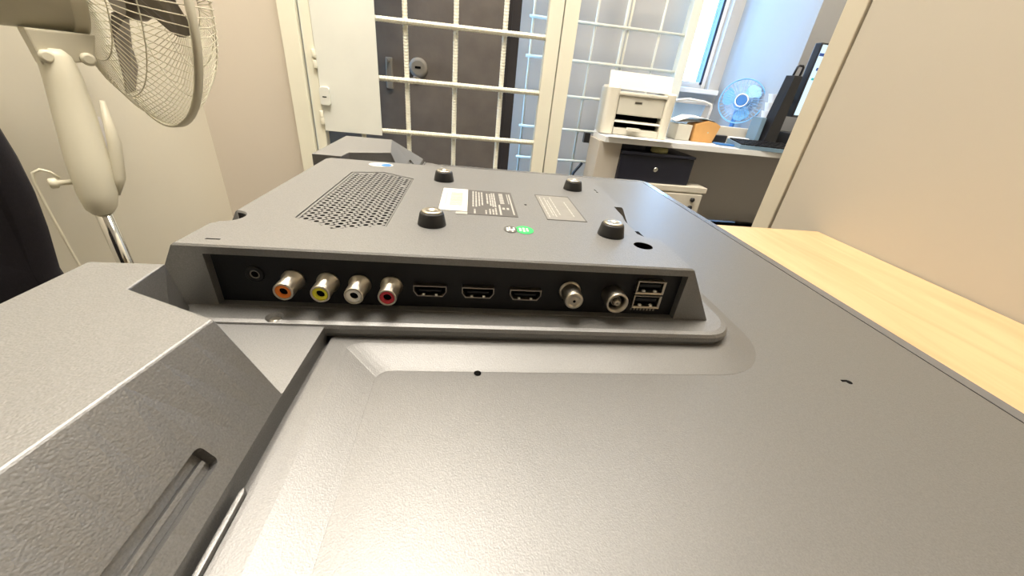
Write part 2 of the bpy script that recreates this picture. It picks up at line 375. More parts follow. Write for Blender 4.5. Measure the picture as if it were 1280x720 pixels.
B().lathe([(.0052,-.0002),(.0052,-.0098),(.0048,-.0098),(.0048,-.0002)], (.0972,.1858,0), n=24, cap0=False, cap1=False).make('well_shade_lining', 'hole', tv)  # added black lining, colours in the darkness of the well
B().lathe([(.0047,-.0099),(.0047,-.0094)], (.0972,.1858,0), n=20).make('well_shade_floor', 'hole', tv)  # black disc for the shade at the well bottom
def shell(r, z): return [(-.1195+r*math.cos(math.radians(a)), .1945+r*math.sin(math.radians(a)), z) for a in range(-84, 85, 12)]
B().loft([shell(.0084,-.0295), shell(.0084,-.0012), shell(.0080,-.0012), shell(.0080,-.0295)], False, False, False).make('notch_shade_lining', 'port_black', tv)  # added black lining that paints the left notch as dark as its shade
# perforated vent: every cell has a real hole, its walls coloured black for shade
vg = B(); bt = B()
cols = [-.0832+i*.0062 for i in range(7)]
fy = [.1975,.1945,.1915,.1885,.1905,.1932,.1960]; by = [.3020,.3045,.3070,.3070,.3040,.3005,.2965]
pitch_ = .0046; hw = .0031; zt = -.0003; zb_ = -.0011
vent_rows = []
for ci, cx in enumerate(cols):
    n = int((by[ci]-fy[ci])/pitch_)+1
    for k in range(n):
        cy = fy[ci]+k*pitch_
        solid = (ci == 6 and k in (17,))
        sq = []; 
        for a in range(8):
            t = PI/8+a*PI/4; dx, dy = math.cos(t), math.sin(t); m_ = max(abs(dx), abs(dy))
            sq.append((cx+dx/m_*hw, cy+dy/m_*pitch_/2, zt))
        if solid: vg._f([vg._v(p) for p in sq]); continue
        ci_ = [(cx+.00138*math.cos(PI/8+a*PI/4), cy+.00138*math.sin(PI/8+a*PI/4), zt) for a in range(8)]
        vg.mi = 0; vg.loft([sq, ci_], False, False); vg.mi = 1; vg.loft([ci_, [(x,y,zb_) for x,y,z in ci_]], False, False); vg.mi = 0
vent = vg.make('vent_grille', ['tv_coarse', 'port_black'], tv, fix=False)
B().prism([(-.0884,.1977),(-.0665,.1848),(-.0417,.1917),(-.0417,.2963),(-.0665,.3102),(-.0884,.3033)], -.0017, -.0012).make('vent_shade_sheet', 'hole', tv)  # black sheet close below the shallow holes, for the dark behind them
# solid margin round the holes
mg = B()
outer = [(-.0880,.1979),(-.0665,.1853),(-.0420,.1920),(-.0420,.2960),(-.0665,.3098),(-.0880,.3031)]
mg.prism([(-.0880,.1979),(-.0866,.1971),(-.0866,.304),(-.0880,.3031)], -.003, zt); mg.prism([(-.0427,.1918),(-.0420,.1920),(-.0420,.2960),(-.0427,.2964)], -.003, zt)
for ci, cx in enumerate(cols):
    for ya, yb in ((None, fy[ci]-pitch_/2), (fy[ci]+(int((by[ci]-fy[ci])/pitch_)+.5)*pitch_, None)):
        def ed(x, front):
            P = [outer[0], outer[1], outer[2]] if front else [outer[5], outer[4], outer[3]]
            for p, q in zip(P, P[1:]):
                if p[0] <= x <= q[0]+1e-6: return p[1]+(q[1]-p[1])*(x-p[0])/(q[0]-p[0])
            return P[0][1] if x < P[0][0] else P[-1][1]
        xa, xb = cx-hw, cx+hw
        if ya is None:
            pts = [(xa, min(ed(xa,1), yb-.0001)),(xb, min(ed(xb,1), yb-.0001)),(xb,yb),(xa,yb)]
        else:
            pts = [(xa,ya),(xb,ya),(xb, max(ed(xb,0), ya+.0001)),(xa, max(ed(xa,0), ya+.0001))]
        mg.prism(pts, -.003, zt)
mg.make('vent_margin', 'tv_coarse', tv)

# wall-mount stand-offs
def standoff(x, y):
    o = B().lathe([(.0077,0),(.0075,.0012),(.0065,.0062),(.0061,.0069),(.0046,.0070)], (x,y,0), n=32).make('mount_spacer', 'rubber', tv)
    s = B(); s.lathe([(.0055,.0068),(.0055,.0074),(.0049,.0079),(.0020,.0079),(.0016,.0073)], (x,y,0), n=24); s.make('screw_head', 'nickel', o)
for p in ((-.0190,.2000),(.0830,.2000),(-.0190,.2990),(.0840,.3010)): standoff(*p)
# stickers
def flat(pts, z0, name, m, parent): return B().prism(pts, z0, z0+.0002).make(name, m, parent)
def rect(x0,y0,x1,y1): return [(x0,y0),(x1,y0),(x1,y1),(x0,y1)]
l1 = flat(rect(.0000,.2205,.0310,.2755), 0, 'rating_label', 'label_dark', tv); l1['label'] = 'dark rating label with pale print'
pr = B()
z0, z1 = .0002, .00028
for x, ya, yb in ((.0035,.236,.272),(.0055,.236,.272),(.0075,.238,.272),(.0095,.240,.271),(.0130,.244,.268),(.0150,.240,.268),(.0165,.238,.270),(.0180,.238,.270),(.0045,.2225,.231),(.0115,.2225,.230),(.0140,.2225,.233),(.0160,.2225,.234),(.0178,.2225,.236)):
    k = 0; y = ya
    while y < yb-.001:
        h = min(random.uniform(.003,.008), yb-y); pr.box((x-.0005,y,z0),(x+.0005,y+h,z1)); y += h+.0008
for i in range(7): pr.box((.0215,.246+i*.0036,z0),(.0243,.2485+i*.0036,z1))       # bold heading, letters too blurred to read
for x0, y0, x1, y1 in ((.0222,.2335,.0238,.2375),(.0250,.2335,.0265,.2375),(.0200,.2225,.0212,.243),(.0284,.224,.0294,.270),(.0270,.246,.0276,.270)): pr.box((x0,y0,z0),(x1,y1,z1))
pr.make('label_print', 'print', l1)
l2 = flat(rect(-.0175,.2255,-.0002,.2755), .0001, 'barcode_label', 'label_white', tv); l2['label'] = 'white barcode label'
pr = B(); z0, z1 = .0003, .00037
y = .236
while y < .266:
    h = random.choice((.0004,.0007,.0011)); pr.box((-.0115,y,z0),(-.0035,y+h,z1)); y += h+random.choice((.0004,.0006))
for i in range(8): pr.box((-.0148,.238+i*.0034,z0),(-.0136,.2403+i*.0034,z1))
pr.make('barcode', 'print_tan', l2)
l2b = flat(rect(-.0070,.2195,.0,.2240), .0001, 'small_label', 'print', tv)
l3 = flat(rect(.0490,.2200,.0745,.2760), 0, 'grey_label', 'label_grey', tv); l3['label'] = 'grey label with dark outline'
pr = B()
for a in (((.0490,.2745),(.0745,.2760)),((.0490,.2200),(.0745,.2207)),((.0738,.2200),(.0745,.2760)),((.0490,.2200),(.0495,.2760))): pr.box((a[0][0],a[0][1],.0002),(a[1][0],a[1][1],.00027))
pr.make('label_outline', 'label_dark', l3)
pr = B()
for x, ya, yb in ((.0515,.224,.271),(.0545,.228,.268),(.0562,.226,.264),(.0592,.230,.270),(.0680,.228,.262)):
    y = ya
    while y < yb-.001:
        h = min(random.uniform(.003,.008), yb-y); pr.box((x-.0004,y,.0002),(x+.0004,y+h,.00026)); y += h+.0008
pr.make('label_print', 'print', l3)
def ell(cx, cy, rx, ry, n=28): return [(cx+rx*math.cos(2*PI*i/n), cy+ry*math.sin(2*PI*i/n)) for i in range(n)]
g = flat(ell(.0322,.1990,.0052,.0062), 0, 'green_sticker', 'green', tv); g['label'] = 'round green sticker'
pr = B()
for x, ya, yb in ((.0298,.1965,.2015),(.0318,.1960,.1985),(.0318,.1995,.2020),(.0338,.1968,.1988),(.0338,.1998,.2015)): pr.box((x-.0006,ya,.0002),(x+.0006,yb,.00026))
pr.make('sticker_print', 'label_white', g)
b2 = flat(ell(.0242,.1985,.0038,.0052), .00005, 'black_and_white_sticker', 'label_dark', tv)
pr = B()
for x, ya, yb in ((.0225,.1955,.2010),(.0238,.1965,.2020),(.0252,.1950,.1990),(.0262,.1975,.2015)): pr.box((x-.0005,ya,.0002),(x+.0005,yb,.0003))
pr.make('sticker_print', 'label_white', b2)
s_ = flat(ell(-.0735,.3350,.0098,.0072), 0, 'oval_sticker', 'label_white', tv); s_['label'] = 'white oval sticker with a blue swirl'
pr = B(); pr.prism([(x,y) for x,y in ell(-.0690,.3345,.0042,.0052)], .0002, .0003); pr.prism(ell(-.0765,.3330,.0035,.0018), .0002,.0003); pr.make('sticker_print', 'blue_st', s_)
# pinholes
for (x, y, z, r) in ((.0072,.1255,-.0398,.0016),(.1885,.1225,-.0400,.0014),(.0389,.2484,0,.0009)):
    B().lathe([(r,0),(r,.0001),(r*.6,.00015)], (x,y,z), n=14).make('pinhole', 'hole', tv)
B().box((.1850,.1228,-.0400),(.1885,.1240,-.0398)).make('pinhole_slit', 'hole', tv)

# ports
def rca(x, z, c):
    y0 = FY
    o = B().lathe([(.0052,0),(.0052,.0012),(.0043,.0014),(.0043,.0112),(.0040,.0118),(.0034,.0118),(.0034,.0100)], (x,y0,z), (0,-1,0), 28, cap1=False).make('rca_jack', 'nickel', tv)
    o['label'] = c+' phono jack'
    B().lathe([(.0034,.0098),(.0034,.0113),(.0031,.0115),(.0019,.0115),(.0019,.0060)], (x,y0,z), (0,-1,0), 28, cap0=False, cap1=False).make('insert', 'rca_'+c, o)
    B().lathe([(.00188,.0098),(.00188,.0103)], (x,y0,z), (0,-1,0), 16).make('bore', 'hole', o)
for x, z, c in ((-.0785,-.0175,'orange'),(-.0632,-.0180,'yellow'),(-.0490,-.0184,'white'),(-.0345,-.0186,'red')): rca(x, z, c)
o = B().lathe([(.0040,0),(.0040,.0010),(.0034,.0013),(.0024,.0013),(.0024,.0002)], (-.0945,FY,-.0152), (0,-1,0), 24).make('headphone_jack', 'port_black', tv)
B().lathe([(.0024,.0003),(.0021,.0008),(.0016,.0008),(.0016,.0004)], (-.0945,FY,-.0152), (0,-1,0), 20, cap0=False, cap1=False).make('jack_ring', 'darknickel', o)
B().lathe([(.0016,.0003),(.0016,.0006)], (-.0945,FY,-.0152), (0,-1,0), 16).make('bore', 'hole', o)
def hdmi(x, z):
    w, h = .0078, .0029
    P = [(-w,h),(w,h),(w,-h*.1),(w*.78,-h),(-w*.78,-h),(-w,-h*.1)]; k = .90
    Q = [(a*.95,b*.82) for a, b in P]
    b = B(); L = lambda pts, y: [(x+a, y, z+c) for a, c in pts]
    b.loft([L(P,FY), L(P,FY-.0030), L(Q,FY-.0030), L(Q,FY)], False, False)
    o = b.make('hdmi_port', 'gold', tv)
    B().box((x-w*.93,FY-.0004,z-h*.8),(x+w*.93,FY-.0002,z+h*.8)).make('socket', 'hole', o)
    B().box((x-.0052,FY-.0024,z-.0004),(x+.0052,FY,z+.0005)).make('tongue', 'port_black', o)
    for s in (-1,1): B().box((x+s*.0030-.0006,FY-.0029,z-.0024),(x+s*.0030+.0006,FY-.0020,z-.0017)).make('spring_contact', 'label_white', o)
for x, z in ((-.0163,-.0192),(.0067,-.0192),(.0302,-.0194)): hdmi(x, z)
# threaded F connector
pf = [(.0056,0),(.0056,.0008)]
h = .001
while h < .0090: pf += [(.0048,h),(.0044,h+.0004)]; h += .0008
pf += [(.0046,.0096),(.0042,.0104),(.0036,.0106),(.0030,.0106),(.0030,.0100),(.0018,.0100),(.0012,.0103),(.0006,.0103)]
o = B().lathe(pf, (.0530,FY,-.0175), (0,-1,0), 28).make('threaded_aerial_socket', 'nickel', tv)
B().lathe([(.0007,.0103),(.0007,.0105)], (.0530,FY,-.0175), (0,-1,0), 12).make('bore', 'hole', o)
# coaxial aerial socket
o = B().lathe([(.0056,0),(.0056,.0090),(.0053,.0096),(.0046,.0096),(.0044,.0030)], (.0755,FY,-.0185), (0,-1,0), 32, cap1=False).make('coaxial_aerial_socket', 'nickel', tv)
B().lathe([(.0044,.0030),(.0044,.0034)], (.0755,FY,-.0185), (0,-1,0), 24).make('socket_floor', 'hole', o)
B().lathe([(.0016,.0030),(.0016,.0090),(.0012,.0094),(.0007,.0094),(.0007,.0060)], (.0755,FY,-.0185), (0,-1,0), 16).make('pin', 'nickel', o)
b = B(); b.lathe([(.0026,.0030),(.0026,.0070),(.0022,.0070),(.0022,.0030)], (.0755,FY,-.0185), (0,-1,0), 16); b.make('pin_collar', 'darknickel', o)
# stacked USB sockets
def usb(x, z):
    w, h = .0070, .0034
    P = [(-w,h),(w,h),(w,-h),(-w,-h)]; Q = [(a*.93,b*.84) for a, b in P]; F = [(a*1.07,b*1.10) for a, b in P]
    L = lambda pts, y: [(x+a, y, z+c) for a, c in pts]
    b = B(); b.loft([L(P,FY), L(P,FY-.0028), L(F,FY-.0034), L(Q,FY-.0030), L(Q,FY)], False, False)
    o = b.make('usb_port', 'nickel', tv)
    B().box((x-w*.93,FY-.0004,z-h*.84),(x+w*.93,FY-.0002,z+h*.84)).make('socket', 'hole', o)
    B().box((x-.0055,FY-.0022,z-.0001),(x+.0055,FY,z+.0015)).make('tongue', 'port_black', o)
    for s in (-1,1): B().box((x+s*.0030-.0007,FY-.0030,z-.0027),(x+s*.0030+.0007,FY-.0018,z-.0018)).make('spring_contact', 'label_white', o)
usb(.0938,-.0122); usb(.0938,-.0205)
pr = B()
for i in range(8): pr.box((.0875+i*.0018,FY-.0003,-.0275),(.0885+i*.0018,FY-.0002,-.0262))
pr.make('port_markings', 'label_grey', tv)

# ================================================================== BARRED GATE
GY = 1.5
gt = thing('barred_gate', (-.11,GY,FZ), 'cream-white welded steel gate of ribbed bars in front of the dark steel door', 'gate')
def rebar(name, a, b, r, parent, m='white_paint', pitch=.009, n=8):
    a, b = Vector(a), Vector(b); L = (b-a).length; k = int(L/pitch*2); d = (b-a)/L
    bb = B(); t = Vector((0,0,1)) if abs(d.z) < .9 else Vector((1,0,0)); e1 = d.cross(t).normalized(); e2 = d.cross(e1)
    loops = []
    for i in range(k+1):
        rr = r*(1.06 if i % 2 else .94)
        loops.append([a+d*(L*i/k+.0045*math.cos(2*PI*q/n))+e1*(rr*math.cos(2*PI*q/n))+e2*(rr*math.sin(2*PI*q/n)) for q in range(n)])
    bb.loft(loops); return bb.make(name, m, parent)
for x in (-.385,-.225,-.062,.100): rebar('bar', (x,GY+.012,-.79), (x,GY+.012,1.28), .0082, gt)
for i in range(-4, 8):
    z = .035+i*.1665
    if z < 1.27: rebar('bar', (-.50,GY-.004,z-.002), (.24,GY-.004,z+.005), .0082, gt)
b = B(); b.box((-.508,GY-.016,-.147),(-.314,GY-.0135,1.1)); b.make('lock_plate', 'white_paint2', gt, bevel=.0008)
b = B(); b.box((-.541,GY-.015,FZ+.006),(-.509,GY+.022,1.28)); b.make('hinge_stile', 'white_paint', gt, bevel=.002)
B().box((.236,GY-.018,FZ+.006),(.283,GY+.022,1.28)).make('lock_stile', 'white_paint', gt, bevel=.002)
B().box((-.509,GY-.015,1.28),(.236,GY+.022,1.31)).make('top_rail', 'white_paint', gt, bevel=.002)
b = B(); b.prism(rrect(-.508,0,-.476,.055,.008), 0, .012)
for v in b.bm.verts: v.co = Vector((v.co.x, GY-.016-v.co.z, v.co.y-.064))
lk = b.make('lock_cover', 'white_paint2', gt, bevel=.001)
B().box((-.499,GY-.0287,-.040),(-.486,GY-.0279,-.0370)).make('keyhole', 'hole', lk)
for z in (.055,.085,-.115,-.095):
    B().lathe([(.006,-.012),(.0068,-.010),(.0068,.010),(.006,.012)], (-.512,GY-.020,z), n=12).make('hinge_knuckle', 'white_paint', gt)
gf = thing('gate_frame', (-.58,GY,FZ), 'cream-white steel frame posts either side of the barred gate', 'frame')
B().box((-.598,GY-.03,FZ+.005),(-.546,GY-.0005,1.32)).make('post', 'white_paint', gf, bevel=.002)
B().box((.287,GY-.018,FZ+.005),(.336,GY+.04,1.32)).make('post', 'white_paint', gf, bevel=.002)
B().box((-.546,GY-.012,1.315),(.287,GY+.02,1.32)).make('head', 'white_paint', gf)

# steel entrance door behind the gate
dr = struct(B().box((-.598,1.735,FZ+.005),(.150,1.775,1.30)).make('door_1', 'steel_door'))
B().box((.138,1.722,FZ+.005),(.170,1.80,1.30)).make('door_edge', 'steel_edge', dr)
B().box((.118,1.729,FZ+.005),(.138,1.735,1.30)).make('door_seal', 'steel_edge', dr)
b = B(); b.box((-.336,1.722,-.005),(-.310,1.735,.103)); hd = b.make('pull_handle', 'steel_plate', dr, bevel=.004)
B().lathe([(.005,0),(.005,.02)], (-.323,1.722,.09), (0,-1,0), 12).make('handle_bolt', 'steel_plate', hd)
k = B().lathe([(.036,0),(.035,.006),(.024,.010),(.022,.010)], (-.213,1.735,.078), (0,-1,0), 28).make('lock_rosette', 'steel_plate', dr)
B().box((-.225,1.7235,.075),(-.203,1.7246,.083)).make('keyhole', 'hole', k)
k2 = B().lathe([(.014,0),(.014,.006),(.008,.008)], (-.222,1.735,.038), (0,-1,0), 20).make('lower_rosette', 'steel_plate', dr)

# second grille against the far wall
g2 = thing('window_grille', (.6,2.02,FZ), 'thin cream-painted grille standing against the far beige wall behind the printer', 'grille')
def rod(name, a, b, r, parent, m='white_paint'): return B().tube([a, b], r, 8).make(name, m, parent)
for i in range(-3, 7):
    z = .0285+i*.1475; rod('bar', (.235,2.0,z), (.962,2.0,z+.003), .0065, g2)
for x in (.250,.390,.533,.668,.688,.838): rod('bar', (x,2.009,-.44), (x+.006,2.009,.95), .0055 if x != .668 else .0075, g2)
b = B(); b.box((.955,1.985,-.44),(1.0,2.03,1.3)); b.make('edge_bar', 'white_paint', g2, bevel=.002)
for x in (.252,.62,.97): B().box((x,2.03,-.40),(x+.02,2.1,-.38)).make('bracket', 'white_paint', g2)
B().box((.962,2.03,.60),(.982,2.1,.62)).make('bracket', 'white_paint', g2)

# ================================================================== FAR DESK AND WHAT IS UNDER IT
TZ = -.066
fd = thing('far_desk', (.85,1.6,FZ), 'white-topped office desk by the window carrying the printer', 'desk')
B().prism([(.462,1.35),(1.635,1.35),(1.635,1.598),(1.258,1.598),(1.258,1.92),(.60,1.92),(.462,1.50)], TZ-.018, TZ).make('desktop', 'desk_white', fd, bevel=.001)
B().box((.452,1.375,FZ+.005),(.535,1.50,TZ-.018)).make('side_panel', 'desk_side', fd, bevel=.001)
B().box((.56,1.592,-.405),(1.60,1.607,TZ-.018)).make('modesty_panel', 'desk_grey', fd)
B().box((1.59,1.37,FZ+.005),(1.615,1.59,TZ-.018)).make('side_panel', 'desk_side', fd)
B().box((.43,1.50,-.11),(.452,1.52,-.075)).make('bracket', 'black_plastic', fd)
pc = thing('pedestal_cabinet', (.72,1.45,FZ), 'off-white drawer pedestal with black knobs under the far desk', 'cabinet')
B().box((.56,1.352,FZ+.03),(.880,1.585,-.232)).make('body', 'cabinet', pc, bevel=.002)
B().box((.552,1.342,-.232),(.890,1.588,-.212)).make('top', 'cabinet', pc, bevel=.002)
for i, (za, zb2) in enumerate(((-.385,-.238),(-.54,-.39),(-.77,-.545))):
    d = B().box((.564,1.338,za),(.876,1.352,zb2)).make('drawer', 'cabinet', pc, bevel=.0015)
    if i == 0:
        for z in (-.256,-.286): B().lathe([(.007,0),(.009,.008),(.006,.012)], (.838,1.338,z), (0,-1,0), 14).make('knob', 'black_plastic', d)
B().box((.58,1.37,FZ+.005),(.86,1.57,FZ+.03)).make('plinth', 'black_plastic', pc)
bx = thing('black_cash_box', (.67,1.45,-.212), 'dark navy box with a round silver lock on top of the pedestal', 'box')
B().box((.535,1.36,-.2115),(.815,1.56,-.118)).make('body', 'navy', bx, bevel=.003)
B().box((.535,1.354,-.1175),(.815,1.565,-.108)).make('lid', 'navy', bx, bevel=.002)
B().lathe([(.008,0),(.009,.003),(.006,.005)], (.675,1.36,-.163), (0,-1,0), 18).make('lock', 'chrome', bx)
tag(B().box((.545,1.41,-.1075),(.640,1.55,-.086)).make('black_tray', 'navy', bevel=.002), 'low black tray lying on the dark box beside the olive jar', 'tray')
b = B().lathe([(.030,0),(.032,.004),(.030,.016),(.026,.018)], (.690,1.40,-.1078), n=20); tag(b.make('glass_jar', 'yellow_green'), 'squat olive glass jar on the dark box under the far desk', 'jar')
cb = thing('cable_box', (1.20,1.55,FZ), 'dark slatted box of cable clutter under the far desk', 'box')
B().box((.96,1.51,FZ+.005),(1.52,1.585,-.408)).make('body', 'hole', cb, bevel=.006)
for i in range(10):
    B().box((.968+i*.055,1.503,FZ+.03),(1.008+i*.055,1.51,-.418)).make('slat', 'steel_edge', cb)
# cable hanging near grille
tag(B().tube([(.555,1.90,-.255),(.545,1.895,-.268),(.530,1.89,-.285),(.515,1.885,-.305),(.508,1.88,-.36),(.507,1.88,-.60),(.507,1.88,FZ+.012)], .007, 8).make('black_cable', 'black_plastic'), 'short black cable drooping in front of the far grille', 'cable')

# ================================================================== PRINTER
RP = Matrix.Translation((.487,1.42,TZ)) @ Matrix.Rotation(math.radians(-10), 4, 'Z') @ Matrix.Diagonal((.9,1,.84,1)) @ Matrix.Translation((-.50,-1.42,-TZ))
prn = thing('printer', (.60,1.55,TZ), 'cream laser printer with paper in its output slot, on the white desk by the window', 'printer')
b = B(RP); zz = TZ+.004
# two rounded side cheeks, and a body with a real output mouth
b.loft([[(x,y,zz) for x,y in rrect(.470,1.420,.522,1.60,.018)],[(x,y,.112) for x,y in rrect(.470,1.420,.522,1.60,.018)],[(x,y,.122) for x,y in rrect(.476,1.428,.520,1.59,.014)]])
b.make('side_cheek', 'printer', prn)
b = B(RP); b.loft([[(x,y,zz) for x,y in rrect(.700,1.420,.735,1.60,.014)],[(x,y,.105) for x,y in rrect(.700,1.420,.735,1.60,.014)],[(x,y,.112) for x,y in rrect(.703,1.428,.732,1.59,.010)]])
b.make('side_cheek', 'printer', prn)
b = B(RP); b.box((.522,1.430,.016),(.700,1.60,.088)); b.make('front_cover', 'printer2', prn, bevel=.004)
b = B(RP); b.box((.518,1.424,.088),(.704,1.60,.102)); b.make('top_cover', 'printer', prn, bevel=.004)
b = B(RP); b.box((.524,1.48,zz+.002),(.698,1.60,.016)); b.make('mouth', 'hole', prn)
b = B(RP); b.box((.522,1.432,-.014),(.700,1.49,-.006)); b.make('output_paper', 'paper', prn)
b = B(RP); b.box((.522,1.426,zz),(.700,1.49,-.036)); b.make('lower_tray', 'printer2', prn, bevel=.002)
b = B(RP); b.box((.585,1.4285,.062),(.612,1.4305,.070)); b.make('badge', 'darknickel', prn)
b = B(RP); b.box((.572,1.400,-.041),(.622,1.426,-.030)); b.make('tray_handle', 'printer2', prn, bevel=.002)
b = B(RP); v = [(.480,1.47,.112),(.725,1.47,.108),(.745,1.56,.172),(.490,1.56,.176)]
b.loft([v, [(x,y+.006,z+.004) for x,y,z in v]]); b.make('paper_input_tray', 'printer2', prn)
# loose sheets at the desk edge
def sheet(name, pts, z, label):
    tag(B().prism(pts, z, z+.0012).make(name, 'paper'), label, 'paper')
sheet('paper_sheet', [(.468,1.342),(.70,1.335),(.715,1.408),(.49,1.412)], TZ+.001, 'white sheets lying in front of the printer, over the desk edge')
sheet('paper_sheet', [(.74,1.36),(.90,1.355),(.905,1.43),(.76,1.43)], TZ+.001, 'white sheet of paper on the desk in front of the orange-brown box')

# orange-brown card box with papers on it
cx = thing('card_box', (.875,1.49,TZ), 'orange-brown cardboard box with curved top beside the printer', 'box')
b = B(); fr_ = [(.832,TZ+.001),(.912,TZ+.001),(.928,-.004),(.905,.006),(.875,.010),(.850,.002),(.830,-.006)]
b.loft([[(x,1.45,z) for x,z in fr_],[(x,1.52,z) for x,z in fr_]]); b.make('carton', 'card', cx, bevel=.001)
B().lathe([(.003,0),(.003,.0006)], (.885,1.45,-.030), (0,-1,0), 10).make('print_dot', 'print_tan', cx)
tag(B().loft([[(.755,1.46,-.004),(.80,1.455,.014),(.850,1.45,.015),(.905,1.455,.008)],[(.770,1.54,.0),(.81,1.54,.018),(.86,1.54,.019),(.915,1.53,.0105)],[(.770,1.54,.002),(.81,1.54,.020),(.86,1.54,.021),(.915,1.53,.0125)],[(.755,1.46,-.002),(.80,1.455,.016),(.850,1.45,.017),(.905,1.455,.010)]], False, False).make('paper_stack', 'paper', None), 'white papers draped over the orange-brown box', 'paper')
tag(B().box((.765,1.455,TZ+.001),(.822,1.53,-.010)).make('grey_box', 'printer2', bevel=.003), 'small grey box between the printer and the orange-brown box', 'box')
# clear blue container with white handle
jg = thing('storage_tub', (.86,1.66,TZ), 'clear blue tub with a white rim and handle beside the window', 'tub')
b = B(); b.loft([[(x,y,TZ+.001) for x,y in rrect(.80,1.62,.93,1.72,.015)],[(x,y,.060) for x,y in rrect(.79,1.61,.945,1.73,.018)]], True, False); b.make('tub', 'blue_clear', jg)
b = B(); b.loft([[(x,y,.058) for x,y in rrect(.785,1.605,.950,1.735,.018)],[(x,y,.068) for x,y in rrect(.785,1.605,.950,1.735,.018)]]); b.make('lid', 'pvc', jg)
B().tube([(.80,1.60,.066),(.85,1.595,.074),(.92,1.60,.070),(.953,1.60,.062),(.958,1.60,.050),(.955,1.60,-.01)], .0045, 8).make('handle', 'pvc', jg)

# blue desk fan
bf = thing('blue_desk_fan', (1.215,1.78,TZ), 'small round blue desk fan by the window wall', 'fan')
FA = Vector((-.55,-.80,.12)).normalized(); FC = Vector((1.195,1.78,.088))
def disc_basis(ax):
    e1 = ax.cross(Vector((0,0,1))).normalized(); return e1, e1.cross(ax).normalized()
def cage(C_, ax, R, depth, nw, r, rings=(.45,.75), hub=.18, parent=None, m='cream_plastic', name='guard', n=4):
    e1, e2 = disc_basis(ax); b = B()
    prof = [(hub, 1.0),(.45,.93),(.72,.70),(.90,.35),(1.0,0)]
    for i in range(nw):
        t = 2*PI*i/nw; d = e1*math.cos(t)+e2*math.sin(t)
        b.tube([C_+d*(R*a)+ax*(depth*h) for a, h in prof], r, n)
    for q in rings+(hub,):
        hh = 1.0
        for (a0,h0),(a1,h1) in zip(prof, prof[1:]):
            if a0 <= q <= a1: hh = h0+(h1-h0)*(q-a0)/(a1-a0)
        b.tube([C_+(e1*math.cos(t)+e2*math.sin(t))*(R*q)+ax*(depth*hh) for t in [2*PI*k/48 for k in range(48)]], r*1.1, n, closed=True)
    o = b.make(name, m, parent); o['kind'] = 'stuff'; return o
def blade(C_, ax, R, t0, span, pitchz, m, parent, r0=.2):
    e1, e2 = disc_basis(ax); b = B(); L0, L1 = [], []; K = 12
    for i in range(K+1):
        q = r0+(1-r0)*i/K; f = (q-r0)/(1-r0)
        w = span*(.42+.45*f)*math.sqrt(max(.0, 1-max(0, (f-.45)/.55)**2))+.01
        for lst, s in ((L0,-1),(L1,1)):
            t = t0+s*w/2+.30*f
            lst.append(C_+(e1*math.cos(t)+e2*math.sin(t))*(R*q)+ax*(s*pitchz*(.5+.5*f)*min(1, w/span*2)))
    th = ax*.0015
    b.loft([[a-th for a in L0]+[a-th for a in reversed(L1)], [a+th for a in L0]+[a+th for a in reversed(L1)]])
    return b.make('blade', m, parent)
cage(FC, FA, .088, .028, 36, .0009, parent=bf, m='blue_clear', name='front_guard')
cage(FC, -FA, .088, .030, 36, .0009, parent=bf, m='blue_clear', name='rear_guard')
e1, e2 = disc_basis(FA)
B().tube([FC+(e1*math.cos(t)+e2*math.sin(t))*.089 for t in [2*PI*k/48 for k in range(48)]], .0028, 8, closed=True).make('rim', 'blue_fan', bf)
B().lathe([(.022,.020),(.022,.030),(.018,.032)], FC, FA, 24).make('hub', 'blue', bf)
B().lathe([(.027,.026),(.027,.0325),(.0225,.0325),(.0225,.026)], FC, FA, 28).make('hub_ring', 'pvc', bf)
for i in range(3): blade(FC, FA, .082, 2*PI*i/3, 1.6, .008, 'blue_fan', bf)
B().lathe([(.030,-.075),(.032,-.040),(.024,-.028)], FC, FA, 20).make('motor_housing', 'blue_fan', bf)
B().tube([(1.222,1.83,TZ+.012),(1.222,1.83,.03),(1.216,1.82,.07)], .010, 12).make('stem', 'blue', bf)
B().lathe([(.028,0.001),(.028,.010),(.016,.016)], (1.222,1.83,TZ), n=24).make('base', 'blue_fan', bf)
# ledge in front of it
tag(B().box((.945,1.545,TZ+.001),(1.250,1.572,-.008)).make('desk_ledge', 'cabinet', bevel=.002), 'low cream ledge standing along the back of the far desk', 'ledge')
# small things
tag(B(Matrix.Translation((.96,1.50,TZ+.001)) @ Matrix.Rotation(.25,4,'Z')).box((-.03,-.012,0),(.04,.012,.028)).make('stapler', 'black_plastic', bevel=.004), 'small black stapler right of the orange-brown box', 'stapler')
tag(B(Matrix.Translation((.96,1.42,TZ+.001)) @ Matrix.Rotation(-.22,4,'Z')).box((-.05,-.016,0),(.085,.016,.006)).make('blue_folder', 'blue', bevel=.002), 'flat blue folder lying on the white desk by the stapler', 'folder')
tag(B(Matrix.Translation((1.045,1.50,TZ+.001)) @ Matrix.Rotation(-.1,4,'Z')).box((-.03,-.02,0),(.04,.02,.026)).make('white_adapter', 'pvc', bevel=.005), 'small white adapter on the desk in front of the cream ledge', 'adapter')
kb = thing('keyboard', (1.12,1.42,TZ), 'black keyboard lying before the dark copy holder', 'keyboard')
KX = Matrix.Translation((1.09,1.400,TZ+.001)) @ Matrix.Rotation(-.12, 4, 'Z')
B(KX).loft([[(-.115,-.055,0),(.10,-.055,0),(.10,.055,0),(-.115,.055,0)],[(-.115,-.055,.012),(.10,-.055,.012),(.10,.055,.022),(-.115,.055,.022)]]).make('case', 'blue_grey', kb)
ks = B(KX)
for i in range(13):
    for j in range(5): ks.box((-.110+i*.016,-.050+j*.020,.012+j*.002),(-.097+i*.016,-.034+j*.020,.018+j*.002))
ks.make('keys', 'black_plastic', kb)
